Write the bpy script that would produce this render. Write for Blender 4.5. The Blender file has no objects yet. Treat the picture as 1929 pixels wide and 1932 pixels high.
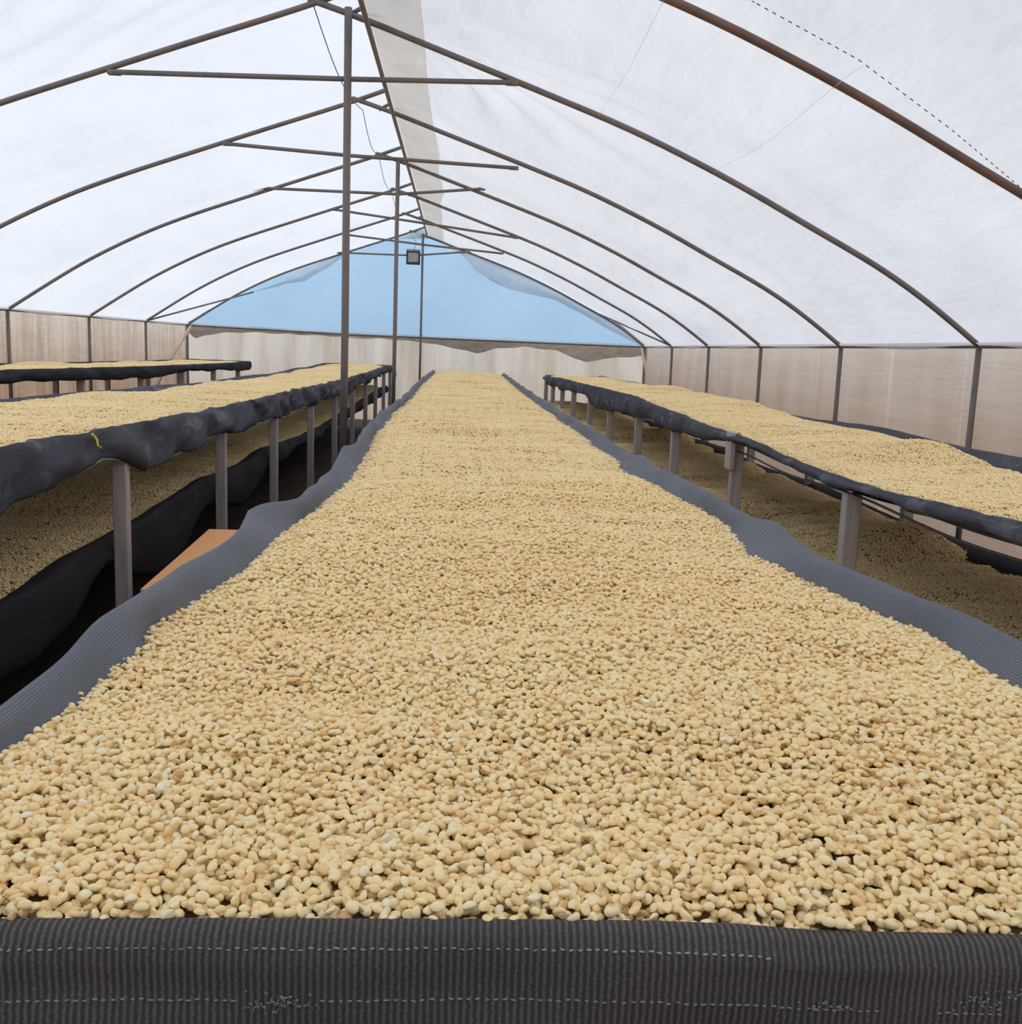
import bpy, bmesh, math, random
import numpy as np
from mathutils import Matrix, Vector, Euler
rng = np.random.default_rng(7)
random.seed(7)
SC = bpy.context.scene
COL = SC.collection
CH = 1.42                      # camera height; heights below are written relative to it

# ------------------------------------------------------------------ camera
def cam_matrix(yaw, pitch, roll):
    cy, sy = math.cos(yaw), math.sin(yaw)
    fwd = Vector((sy*math.cos(pitch), cy*math.cos(pitch), -math.sin(pitch)))
    right = Vector((cy, -sy, 0)); up = right.cross(fwd)
    c, s = math.cos(roll), math.sin(roll)
    r2 = c*right + s*up; u2 = -s*right + c*up
    m = Matrix((r2, u2, -fwd)).transposed().to_4x4()
    m.translation = (0, 0, CH)
    return m
cd = bpy.data.cameras.new('camera'); cam = bpy.data.objects.new('camera', cd); COL.objects.link(cam)
cam.matrix_world = cam_matrix(.0551, .1595, .0373)
cd.sensor_fit = 'HORIZONTAL'; cd.sensor_width = 36; cd.lens = 1905.2/1929*36
cd.clip_start = .02; cd.clip_end = 300
SC.camera = cam

# ------------------------------------------------------------------ light
w = bpy.data.worlds.new('world'); SC.world = w; w.use_nodes = True
bg = w.node_tree.nodes['Background']
bg.inputs[0].default_value = (.86, .92, 1.0, 1); bg.inputs[1].default_value = .86
sd = bpy.data.lights.new('sun', 'SUN'); sun = bpy.data.objects.new('sun', sd); COL.objects.link(sun)
sd.energy = 1.35; sd.angle = math.radians(6); sd.color = (1, .96, .9)
sun.rotation_euler = (math.radians(-42), math.radians(-20), 0)
sun.location = (-3, -2, 9)
SC.view_settings.view_transform = 'Standard'; SC.view_settings.look = 'None'
SC.view_settings.gamma = 1; SC.view_settings.use_curve_mapping = False
SC.view_settings.exposure = 0.13
cy = SC.cycles
cy.max_bounces = 7; cy.diffuse_bounces = 4; cy.glossy_bounces = 2; cy.transmission_bounces = 5; cy.transparent_max_bounces = 8
cy.caustics_reflective = False; cy.caustics_refractive = False
cy.use_denoising = True

# ------------------------------------------------------------------ node helpers
def mat(name):
    m = bpy.data.materials.new(name); m.use_nodes = True
    nt = m.node_tree; nt.nodes.clear()
    out = nt.nodes.new('ShaderNodeOutputMaterial')
    return m, nt, out
def N(nt, t, **kw):
    n = nt.nodes.new(t)
    for k, v in kw.items():
        if k.startswith('i_'):
            key = k[2:]; key = int(key) if key.isdigit() else key
            n.inputs[key].default_value = v
        else: setattr(n, k, v)
    return n
def ramp(nt, fac, stops, interp='LINEAR'):
    r = nt.nodes.new('ShaderNodeValToRGB'); r.color_ramp.interpolation = interp
    e = r.color_ramp.elements
    while len(e) < len(stops): e.new(.5)
    for i, (p, c) in enumerate(stops):
        e[i].position = p; e[i].color = (*c, 1)
    nt.links.new(fac, r.inputs[0]); return r.outputs[0]
def coords(nt, kind='Object', scale=(1, 1, 1)):
    tc = N(nt, 'ShaderNodeTexCoord'); mp = N(nt, 'ShaderNodeMapping'); mp.inputs['Scale'].default_value = scale
    nt.links.new(tc.outputs[kind], mp.inputs['Vector']); return mp.outputs[0]
def noise(nt, vec, scale, detail=3, rough=.5):
    n = N(nt, 'ShaderNodeTexNoise'); n.inputs['Scale'].default_value = scale
    n.inputs['Detail'].default_value = detail; n.inputs['Roughness'].default_value = rough
    nt.links.new(vec, n.inputs['Vector']); return n.outputs[0]
def mixc(nt, fac, a, b, mode='MIX'):
    m = N(nt, 'ShaderNodeMix', data_type='RGBA', blend_type=mode)
    for s, v in ((m.inputs[0], fac), (m.inputs[6], a), (m.inputs[7], b)):
        if hasattr(v, 'links') or isinstance(v, bpy.types.NodeSocket): nt.links.new(v, s)
        else: s.default_value = v if not isinstance(v, tuple) else (*v, 1)
    return m.outputs[2]
def bump(nt, h, strength, dist):
    b = N(nt, 'ShaderNodeBump'); b.inputs['Strength'].default_value = strength; b.inputs['Distance'].default_value = dist
    nt.links.new(h, b.inputs['Height']); return b.outputs[0]
def principled(nt, out, col, rough=.6, nrm=None, **kw):
    p = N(nt, 'ShaderNodeBsdfPrincipled')
    if isinstance(col, tuple): p.inputs['Base Color'].default_value = (*col, 1)
    else: nt.links.new(col, p.inputs['Base Color'])
    p.inputs['Roughness'].default_value = rough
    for k, v in kw.items(): p.inputs[k.replace('_', ' ')].default_value = v
    if nrm: nt.links.new(nrm, p.inputs['Normal'])
    nt.links.new(p.outputs[0], out.inputs[0]); return p

def sheet_mat(name, tcol, dcol, dfac=.35, streak=(1, 1, 1), amount=.1, dust=None, bumpk=.35, vstreak=None, bscale=1.0, strips=()):
    """Thin plastic film: mostly lets daylight through, partly reflects."""
    m, nt, out = mat(name)
    v = coords(nt, 'Object', streak)
    n1 = noise(nt, v, 1.3*bscale, 5, .6)
    n2 = noise(nt, coords(nt, 'Object', (1, 1, 1)), .5, 3, .5)
    t = mixc(nt, ramp(nt, n1, [(.3, (0, 0, 0)), (.72, (1, 1, 1))]), tuple(c*(1-amount) for c in tcol), tcol)
    t = mixc(nt, ramp(nt, n2, [(.3, (0, 0, 0)), (.7, (1, 1, 1))]), t, mixc(nt, 1.0, t, (.965, .975, 1.0), 'MULTIPLY'))
    if dust:                                   # soil splashed up the film: (height top, height bottom, colour)
        sx = N(nt, 'ShaderNodeSeparateXYZ'); tc = N(nt, 'ShaderNodeTexCoord'); nt.links.new(tc.outputs['Object'], sx.inputs[0])
        mr = N(nt, 'ShaderNodeMapRange'); nt.links.new(sx.outputs[2], mr.inputs[0])
        mr.inputs[1].default_value = dust[0]; mr.inputs[2].default_value = dust[1]; mr.inputs[3].default_value = 0; mr.inputs[4].default_value = 1
        nn = noise(nt, coords(nt, 'Object', (1.2, 1.2, .5)), 2.2, 4)
        ad = N(nt, 'ShaderNodeMath', operation='MULTIPLY_ADD'); nt.links.new(nn, ad.inputs[0]); ad.inputs[1].default_value = .7; nt.links.new(mr.outputs[0], ad.inputs[2])
        sb = N(nt, 'ShaderNodeMath', operation='SUBTRACT', use_clamp=True); nt.links.new(ad.outputs[0], sb.inputs[0]); sb.inputs[1].default_value = .35
        t = mixc(nt, sb.outputs[0], t, dust[2])
    if vstreak:                                # vertical run marks
        vs = noise(nt, coords(nt, 'Object', vstreak), 1.0, 3, .6)
        t = mixc(nt, ramp(nt, vs, [(.42, (0, 0, 0)), (.62, (1, 1, 1))]), t, mixc(nt, 1.0, t, (.8, .76, .72), 'MULTIPLY'))
    for y0, wd in strips:                      # paler vertical strips in the film colour
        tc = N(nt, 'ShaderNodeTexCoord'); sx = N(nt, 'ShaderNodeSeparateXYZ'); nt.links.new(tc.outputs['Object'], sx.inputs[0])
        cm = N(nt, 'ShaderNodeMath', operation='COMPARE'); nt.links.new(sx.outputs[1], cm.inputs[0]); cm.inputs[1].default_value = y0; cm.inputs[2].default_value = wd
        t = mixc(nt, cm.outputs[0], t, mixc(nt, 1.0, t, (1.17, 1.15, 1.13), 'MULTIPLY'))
    b = bump(nt, n1, bumpk, .12)
    tr = N(nt, 'ShaderNodeBsdfTranslucent'); nt.links.new(t, tr.inputs[0]); nt.links.new(b, tr.inputs[1])
    df = N(nt, 'ShaderNodeBsdfDiffuse'); df.inputs[0].default_value = (*dcol, 1); nt.links.new(b, df.inputs[2])
    mx = N(nt, 'ShaderNodeMixShader'); mx.inputs[0].default_value = dfac
    nt.links.new(tr.outputs[0], mx.inputs[1]); nt.links.new(df.outputs[0], mx.inputs[2])
    nt.links.new(mx.outputs[0], out.inputs[0]); return m

M = {}
M['roof_left'] = sheet_mat('roof_film_left', (.85, .875, .92), (.8, .82, .85), 0.12, (1.0, .35, 1.0), .08, bumpk=.6)
M['roof_right'] = sheet_mat('roof_film_right', (.83, .825, .845), (.8, .8, .82), .14, (1.0, .35, 1.0), .10, bumpk=.7)
M['flap'] = sheet_mat('doubled_film', (.95, .90, .82), (.8, .76, .70), .2, (2, 2, 2), .15)
M['wall_film'] = sheet_mat('dusty_wall_film', (.93, .86, .78), (.55, .48, .42), .14, (.5, .5, 2.), .08,
                           dust=(1.60, .75, (.54, .39, .295)), vstreak=(9, 9, .5))
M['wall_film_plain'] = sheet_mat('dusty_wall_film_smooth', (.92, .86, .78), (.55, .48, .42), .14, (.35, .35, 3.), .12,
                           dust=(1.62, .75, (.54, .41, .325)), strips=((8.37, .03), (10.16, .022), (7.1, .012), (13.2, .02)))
M['wall_film_clean'] = sheet_mat('end_wall_film', (.86, .82, .755), (.55, .52, .47), .12, (2, 2, .6), .10,
                           dust=(1.1, -.2, (.66, .56, .47)), vstreak=(2.6, 2.6, .25))
M['gable_film'] = sheet_mat('blue_gable_film', (.50, .75, 1.0), (.4, .62, .9), .03, (.35, .35, .35), .05)
M['fold_film'] = sheet_mat('folded_film', (.80, .90, .97), (.88, .93, .96), .5, (3, 3, 3), .2)
M['hem'] = sheet_mat('white_hem', (1, .98, .96), (.9, .88, .85), .3, (2, 2, 2), .05)

def metal(name, c1, c2, c3):
    m, nt, out = mat(name)
    n = noise(nt, coords(nt, 'Object', (1, 1, 1)), 6, 5, .65)
    n2 = noise(nt, coords(nt, 'Object', (1, 1, 1)), 45, 3, .6)
    c = ramp(nt, n, [(.3, c1), (.52, c2), (.68, c3)])
    principled(nt, out, c, .55, bump(nt, n2, .4, .002), Metallic=.25); return m
M['steel'] = metal('weathered_steel', (.13, .12, .125), (.20, .175, .16), (.24, .15, .105))
M['rust'] = metal('rusted_steel', (.11, .075, .068), (.19, .105, .085), (.22, .14, .10))
M['purlin'] = metal('rusty_purlin', (.16, .11, .08), (.21, .165, .135), (.26, .17, .10))

def wood(name, c1, c2):
    m, nt, out = mat(name)
    n = noise(nt, coords(nt, 'Object', (18, 18, 1.2)), 3, 5, .6)
    principled(nt, out, ramp(nt, n, [(.3, c1), (.7, c2)]), .8, bump(nt, n, .5, .003)); return m
M['post'] = wood('grey_weathered_wood', (.38, .33, .315), (.56, .50, .475))
M['batten_wood'] = wood('bleached_wood', (.90, .84, .76), (.95, .90, .83))
M['pale_wood'] = wood('pale_wood', (.58, .42, .30), (.76, .6, .47))
M['plank'] = wood('orange_plywood', (.90, .38, .14), (.97, .52, .23))

def net_mat(name, dark, light, freq, alpha=0., bs=1.0, fray=None, frayk=(.54, .70)):
    """Knitted shade net: ribs run along v; u counts metres across the ribs."""
    m, nt, out = mat(name)
    uv = N(nt, 'ShaderNodeUVMap'); sx = N(nt, 'ShaderNodeSeparateXYZ'); nt.links.new(uv.outputs[0], sx.inputs[0])
    wob = noise(nt, uv.outputs[0], 160, 2, .5)
    a = N(nt, 'ShaderNodeMath', operation='MULTIPLY_ADD'); nt.links.new(sx.outputs[0], a.inputs[0]); a.inputs[1].default_value = freq
    w2 = N(nt, 'ShaderNodeMath', operation='MULTIPLY'); nt.links.new(wob, w2.inputs[0]); w2.inputs[1].default_value = 2.4
    nt.links.new(w2.outputs[0], a.inputs[2])
    s = N(nt, 'ShaderNodeMath', operation='SINE'); nt.links.new(a.outputs[0], s.inputs[0])
    mr = N(nt, 'ShaderNodeMapRange'); nt.links.new(s.outputs[0], mr.inputs[0]); mr.inputs[1].default_value = -1
    fine = noise(nt, uv.outputs[0], 420, 2, .6)
    big = noise(nt, coords(nt, 'Object', (1, 1, 1)), 3.2, 4, .6)
    h = N(nt, 'ShaderNodeMath', operation='MULTIPLY'); nt.links.new(mr.outputs[0], h.inputs[0]); nt.links.new(fine, h.inputs[1])
    f = ramp(nt, h.outputs[0], [(.12, (0, 0, 0)), (.62, (1, 1, 1))])
    c = mixc(nt, f, dark, light)
    c = mixc(nt, ramp(nt, big, [(.35, (0, 0, 0)), (.75, (1, 1, 1))]), c, mixc(nt, 1.0, c, (1.35, 1.25, 1.25), 'MULTIPLY'))
    if fray:
        fr = noise(nt, coords(nt, 'Object', (1, .8, 1.6)), 6.5, 6, .62)
        c = mixc(nt, ramp(nt, fr, [(frayk[0], (0, 0, 0)), (frayk[1], (1, 1, 1))]), c, fray)
    p = principled(nt, out, c, .85, bump(nt, h.outputs[0], .8*bs, .003))
    p.inputs['Specular IOR Level'].default_value = .15
    if alpha > 0:
        t = N(nt, 'ShaderNodeBsdfTransparent'); mx = N(nt, 'ShaderNodeMixShader')
        mx.inputs[0].default_value = alpha
        nt.links.new(p.outputs[0], mx.inputs[1]); nt.links.new(t.outputs[0], mx.inputs[2]); nt.links.new(mx.outputs[0], out.inputs[0])
    return m
M['net_front'] = net_mat('ribbed_net', (.054, .048, .045), (.145, .136, .125), 2*math.pi/.0053, bs=.7)
M['net_rim'] = net_mat('blue_grey_net', (.115, .128, .148), (.205, .222, .25), 2*math.pi/.0042, bs=.5)
M['net_skirt'] = net_mat('dark_net', (.060, .064, .078), (.095, .098, .115), 2*math.pi/.006, .14, bs=.4, fray=(.19, .19, .21))
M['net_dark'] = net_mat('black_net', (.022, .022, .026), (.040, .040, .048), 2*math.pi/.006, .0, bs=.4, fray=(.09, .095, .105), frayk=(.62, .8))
m, nt, out = mat('pale_stitch'); principled(nt, out, (.26, .25, .24), .8); M['stitch'] = m
m, nt, out = mat('grey_hem'); principled(nt, out, (.20, .20, .21), .8); M['hem_grey'] = m
m, nt, out = mat('black_housing'); principled(nt, out, (.02, .022, .028), .45); M['black'] = m
m, nt, out = mat('lamp_glass'); principled(nt, out, (.42, .38, .37), .3); M['lampglass'] = m
m, nt, out = mat('yellow_tape'); principled(nt, out, (.75, .62, .08), .5); M['yellow'] = m
m, nt, out = mat('grey_wire'); principled(nt, out, (.12, .12, .125), .6); M['wire'] = m
m, nt, out = mat('pale_seam'); principled(nt, out, (.62, .63, .66), .7); M['seam'] = m
m, nt, out = mat('soil')
ns = noise(nt, coords(nt, 'Object'), 4, 6, .6)
principled(nt, out, ramp(nt, ns, [(.3, (.07, .045, .032)), (.7, (.12, .08, .058))]), .95, bump(nt, ns, .6, .05)); M['soil'] = m
m, nt, out = mat('dry_soil')
ns = noise(nt, coords(nt, 'Object'), 2, 6, .6)
principled(nt, out, ramp(nt, ns, [(.3, (.40, .29, .21)), (.7, (.52, .40, .30))]), .95); M['dry_soil'] = m
m, nt, out = mat('bank_earth')
ns = noise(nt, coords(nt, 'Object'), 3, 6, .6)
principled(nt, out, ramp(nt, ns, [(.3, (.15, .11, .085)), (.7, (.25, .19, .145))]), .95, bump(nt, ns, .8, .08)); M['bank'] = m

BEAN_STOPS = [(0.0, (.74, .45, .25)), (.008, (.90, .62, .29)), (.12, (.96, .71, .36)), (.42, (.98, .78, .42)),
              (.70, (.98, .80, .45)), (.90, (.97, .82, .49)), (.992, (.96, .85, .58)), (1.0, (.96, .90, .76))]
def bean_mat(name, far):
    m, nt, out = mat(name)
    if far:
        at = N(nt, 'ShaderNodeAttribute', attribute_name='tint'); fac = at.outputs['Fac']
    else:
        at = N(nt, 'ShaderNodeObjectInfo'); fac = at.outputs['Random']
    c = ramp(nt, fac, BEAN_STOPS)
    geo = N(nt, 'ShaderNodeNewGeometry'); patch = noise(nt, geo.outputs['Position'], 2.3, 3)
    c = mixc(nt, ramp(nt, patch, [(.35, (0, 0, 0)), (.7, (1, 1, 1))]), c, mixc(nt, 1.0, c, (1.0, .965, .94), 'MULTIPLY'))
    nr = None
    if not far:
        nn = noise(nt, coords(nt, 'Object', (1, 1, 1)), 420, 2); nr = bump(nt, nn, .25, .0006)
    p = principled(nt, out, c, .5, nr); p.inputs['Specular IOR Level'].default_value = .35
    return m
M['bean'] = bean_mat('coffee_bean_skin', False)
M['bean_far'] = bean_mat('coffee_bean_skin_fine', True)
m, nt, out = mat('bean_bed'); principled(nt, out, (.22, .13, .06), .8); M['bed'] = m  # dark brown stands in for the shade in gaps between beans

# ------------------------------------------------------------------ mesh helpers
def link(name, me, material=None, parent=None, smooth=False):
    o = bpy.data.objects.new(name, me); COL.objects.link(o)
    if material and not me.materials: me.materials.append(material)
    if parent: o.parent = parent
    if smooth: me.polygons.foreach_set('use_smooth', [True]*len(me.polygons))
    return o
def pydata(name, vs, fs, material, parent=None, smooth=False, uvs=None):
    me = bpy.data.meshes.new(name); me.from_pydata([tuple(map(float, v)) for v in vs], [], fs); me.update()
    if uvs is not None:
        l = me.uv_layers.new(name='UVMap'); idx = np.empty(len(me.loops), int); me.loops.foreach_get('vertex_index', idx)
        l.data.foreach_set('uv', np.asarray(uvs, float)[idx].ravel())
    return link(name, me, material, parent, smooth)
def empty(name, loc=(0, 0, 0)):
    o = bpy.data.objects.new(name, None); o.empty_display_size = .2; COL.objects.link(o); o.location = loc; return o
def tag(o, label, cat, group=None, kind=None):
    o['label'] = label; o['category'] = cat
    if group: o['group'] = group
    if kind: o['kind'] = kind
    return o
def tube(name, pts, r, material, parent=None, seg=10, square=False, radii=None):
    pts = [Vector(p) for p in pts]; vs = []; fs = []
    if square: seg = 4
    for i, p in enumerate(pts):
        d = (pts[min(i+1, len(pts)-1)] - pts[max(i-1, 0)]).normalized()
        ref = Vector((0, 0, 1)) if abs(d.z) < .95 else Vector((0, 1, 0))
        a = d.cross(ref).normalized(); b = a.cross(d)
        rr = r if radii is None else radii[i]
        for k in range(seg):
            t = 2*math.pi*(k+.5)/seg; q = rr*(1.414 if square else 1)
            vs.append(p + a*math.cos(t)*q + b*math.sin(t)*q)
    for i in range(len(pts)-1):
        for k in range(seg):
            k2 = (k+1) % seg; fs.append((i*seg+k, i*seg+k2, (i+1)*seg+k2, (i+1)*seg+k))
    fs.append(tuple(range(seg))[::-1]); fs.append(tuple((len(pts)-1)*seg+k for k in range(seg)))
    return pydata(name, vs, fs, material, parent, smooth=not square)
def box(name, lo, hi, material, parent=None, bev=.004):
    bm = bmesh.new(); bmesh.ops.create_cube(bm, size=1)
    for v in bm.verts: v.co = Vector([(lo[i]+hi[i])/2 + v.co[i]*(hi[i]-lo[i]) for i in range(3)])
    if bev: bmesh.ops.bevel(bm, geom=bm.edges[:], offset=bev, segments=1, affect='EDGES')
    me = bpy.data.meshes.new(name); bm.to_mesh(me); bm.free()
    return link(name, me, material, parent)
def grid(name, P, material, parent=None, smooth=True, U=None, thick=0, off=-1):
    """P: array (n, m, 3)."""
    n, mm = P.shape[:2]; vs = P.reshape(-1, 3)
    i = np.arange(n-1)[:, None]*mm + np.arange(mm-1)[None, :]
    f = np.stack([i, i+1, i+mm+1, i+mm], -1).reshape(-1, 4)
    me = bpy.data.meshes.new(name)
    me.from_pydata(vs.tolist(), [], f.tolist()); me.update()
    if U is not None:
        l = me.uv_layers.new(name='UVMap'); idx = np.empty(len(me.loops), int); me.loops.foreach_get('vertex_index', idx)
        l.data.foreach_set('uv', U.reshape(-1, 2)[idx].ravel())
    o = link(name, me, material, parent, smooth)
    if thick:
        s = o.modifiers.new('thickness', 'SOLIDIFY'); s.thickness = thick; s.offset = off
    return o
class SineNoise:
    def __init__(s, n, fx, fy, seed):
        r = np.random.default_rng(seed); s.k = r.normal(size=(n, 2))*[fx, fy]; s.p = r.uniform(0, 6.28, n); s.n = n
    def __call__(s, x, y):
        x, y = np.broadcast_arrays(np.asarray(x, float), np.asarray(y, float)); o = np.zeros(x.shape)
        for (a, b), p in zip(s.k, s.p): o += np.sin(a*x + b*y + p)
        return o/math.sqrt(s.n/2)
def interp(tab):
    t = np.array(tab, float)
    return lambda y: np.interp(y, t[:, 0], t[:, 1])

# ------------------------------------------------------------------ greenhouse shell
XR, XL = 3.55, -5.15
ZR, ZL = .14 + CH, .235 + CH
YB, YF = 19.6, -3.0
HOOPS = [6.85 + 2.55*k for k in range(-1, 6)]          # 4.3 ... 19.6
PR = [(-1.02, 2.13), (-.66, 2.03), (-.29, 1.90), (.26, 1.72), (1.1, 1.435), (1.82, 1.125), (2.32, .87), (2.8, .645), (3.2, .40), (3.55, .14)]
PL = [(-5.15, .235), (-4.75, .50), (-4.3, .79), (-3.85, 1.03), (-3.44, 1.225), (-2.95, 1.415), (-2.2, 1.68), (-1.62, 1.885), (-1.02, 2.09), (-.73, 2.205)]
def smooth_curve(P, n=40):
    P = np.array(P); s = np.r_[0, np.cumsum(np.hypot(*np.diff(P, axis=0).T))]
    t = np.linspace(0, s[-1], n); x = np.interp(t, s, P[:, 0]); z = np.interp(t, s, P[:, 1])
    for _ in range(6):
        x[1:-1] = (x[:-2]+2*x[1:-1]+x[2:])/4; z[1:-1] = (z[:-2]+2*z[1:-1]+z[2:])/4
    return np.c_[x, z + CH]
CR, CL = smooth_curve(PR), smooth_curve(PL)
roof_wrinkle = SineNoise(14, 1.2, 2.2, 3)
def roof_sheet(name, curve, material, parent, up=.03, sgn=1):
    ys = np.r_[np.linspace(YF, 4, 60), np.linspace(4.04, 10, 220), np.linspace(10.1, YB, 110)]
    c = curve; d = np.gradient(c, axis=0); nrm = np.c_[-d[:, 1], d[:, 0]]; nrm /= np.linalg.norm(nrm, axis=1)[:, None]
    nrm *= np.sign(nrm[:, 1])[:, None]
    ph = ((ys - 6.85) / 2.55) % 1.0
    sag = -.045*np.sin(np.pi*ph)**2
    s = np.arange(len(c))/len(c)
    env = np.clip(np.minimum(s, 1-s)*6, 0, 1)
    P = np.zeros((len(ys), len(c), 3))
    for j in range(len(c)):
        off = up + (sag + .012*roof_wrinkle(s[j]*8, ys))*env[j]
        off = np.maximum(off, up*.9 - .06*np.sin(np.pi*ph)**2)
        if sgn > 0:                     # creases fanning out from the ridge, where the film is pulled over the purlin
            dx, dy = c[j, 0]+.35, ys-6.9; rr = np.hypot(dx, dy); an = np.arctan2(dy, dx)
            off = off + .03*np.sin(17*an+1.5*np.sin(3*rr))*np.clip(rr*1.6, 0, 1)*np.exp(-(rr/1.5)**2)*env[j]
        else:
            off = off + .018*np.sin(9*c[j, 0]+16*ys+2*np.sin(ys*2+c[j, 0]))*np.exp(-((c[j, 0]+2.2)/1.3)**2-((ys-5.6)/1.2)**2)*env[j]
        P[:, j, 0] = c[j, 0] + nrm[j, 0]*off; P[:, j, 1] = ys; P[:, j, 2] = c[j, 1] + nrm[j, 1]*off
    return grid(name, P, material, parent)
ceiling = empty('ceiling'); ceiling['kind'] = 'structure'
CRs = smooth_curve([(x, z-CH) for x, z in CR[CR[:, 0] > -.70]], 90)
roof_sheet('roof_sheet', CRs, M['roof_right'], ceiling)
roof_sheet('roof_sheet', CL, M['roof_left'], ceiling, sgn=-1)
# doubled strip of film along the ridge, lying between rafters and cover
ys = np.linspace(YF, YB, 260)
wob = interp([(YF, -.28), (5.9, -.28), (6.85, -.29), (9.4, -.30), (10.6, -.27), (11.95, -.30), (13.2, -.27), (14.5, -.33), (17, -.35), (19.6, -.38)])
P = np.zeros((len(ys), 12, 3)); fl = SineNoise(10, 9, 3, 5)
for j in range(12):
    t = j/11; x = -.67 + t*(wob(ys) + .006*np.sin(ys*2.1) + .67)
    zc = np.interp(x, CR[:, 0], CR[:, 1])
    P[:, j, 0] = x; P[:, j, 1] = ys; P[:, j, 2] = zc + .022 + .004*fl(x, ys)*math.sin(t*math.pi)
grid('ridge_flap', P, M['flap'], ceiling)
# white margin of film hanging over each eave rail
for X0, Z0, s, cur in ((XR, ZR, 1, CR), (XL, ZL, -1, CL)):
    P = np.zeros((len(ys), 6, 3)); wv = SineNoise(8, 1, 1.6, 8)
    ph = ((ys-6.85)/2.55) % 1
    for j in range(6):
        t = j/5
        P[:, j, 0] = X0 - s*(.012 + .028*(1-t)); P[:, j, 1] = ys
        zz = np.interp(X0 - s*(.012 + .028*(1-t)), *(cur[:, 0], cur[:, 1])) if True else 0
        P[:, j, 2] = zz - .005 - .030*t*np.sin(np.pi*ph)**2*(1+.4*wv(0, ys))
    grid('eave_margin', P, M['hem'], ceiling)
# seams in the film
def on_roof(x, y, dz=.0):
    return (x, y, float(np.interp(x, CR[:, 0], CR[:, 1])) + dz)
cord = [on_roof(x, y, -.012) for x, y in [(.9, 4.22), (1.14, 4.25), (1.58, 4.27), (2.06, 4.4), (2.47, 4.54), (2.8, 4.66)]]
cp = []
for a, b in zip(cord[:-1], cord[1:]):
    for q in range(26): cp.append(Vector(a).lerp(Vector(b), q/26))
vs, fs = [], []
for q in range(0, len(cp)-1, 2):                        # running stitches of the lapped seam
    a, b = cp[q], cp[q]+(cp[q+1]-cp[q])*.9
    for p in (a, b):
        vs += [p+Vector((0, -.0022, 0)), p+Vector((0, .0022, 0)), p+Vector((0, 0, -.004))]
    n = len(vs)-6; fs += [(n, n+3, n+5, n+2), (n+1, n+2, n+5, n+4), (n, n+1, n+4, n+3), (n, n+2, n+1), (n+3, n+4, n+5)]
o = pydata('seam_stitching', vs, fs, M['wire'], ceiling); o['kind'] = 'stuff'
for x0 in (.84, 1.62):
    tube('film_seam', [on_roof(x0 + .01*math.sin(y), y, -.002 - .045*math.sin(math.pi*(((y-6.85)/2.55) % 1))**2 + -.012) for y in np.linspace(4.3, 6.8, 40)], .0010, M['hem'], ceiling, 5)

# side walls
def side_wall(name, X0, Z0, s, seed, film):
    root = empty(name); root['kind'] = 'structure'
    ys = np.linspace(YF, YB, 420); zs = np.linspace(0, Z0-.01, 16); wn = SineNoise(16, 6, .7, seed)
    ph = ((ys-6.85)/2.55) % 1
    P = np.zeros((len(ys), 16, 3))
    for j, z in enumerate(zs):
        P[:, j, 0] = X0 + s*(.045 + .02*np.sin(np.pi*ph) + .006*wn(ys, z)); P[:, j, 1] = ys; P[:, j, 2] = z
    grid('wall_sheet', P, film, root)
    tube('eave_rail', [(X0, y, Z0) for y in np.linspace(YF, YB, 30)], .016, M['steel'], root)
    return root
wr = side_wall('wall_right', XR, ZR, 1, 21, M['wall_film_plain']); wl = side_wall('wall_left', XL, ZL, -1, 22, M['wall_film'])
# end wall
wb = empty('wall_back'); wb['kind'] = 'structure'
beam = lambda x: CH + np.interp(x, [XL, -2.16, .3, XR], [.225, .165, .15, .135])
tube('end_beam', [(x, YB, float(beam(x))) for x in np.linspace(XL, XR, 24)], .017, M['steel'], wb)
# gable film
roofz = lambda x: np.maximum(np.interp(x, CL[:, 0], CL[:, 1], right=-9), np.interp(x, CR[:, 0], CR[:, 1], left=-9))
xs = np.linspace(XL, XR, 120); gw = SineNoise(12, 2.2, 2.2, 33)
P = np.zeros((len(xs), 20, 3))
for j in range(20):
    t = j/19; z0 = beam(xs)-.0; z1 = roofz(xs)+.02
    P[:, j, 0] = xs; P[:, j, 2] = z0 + (z1-z0)*t; P[:, j, 1] = YB + .05 + .012*gw(xs, z0+(z1-z0)*t)
grid('gable_sheet', P, M['gable_film'], wb)
# pale hem above the beam
P = np.zeros((80, 3, 3)); xh = np.linspace(XL, XR, 80)
for j in range(3):
    P[:, j, 0] = xh; P[:, j, 1] = YB + .03; P[:, j, 2] = beam(xh) + .012 + j*.02 + .006*np.sin(xh*3)
grid('sheet_hem', P, M['hem'], wb)
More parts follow.
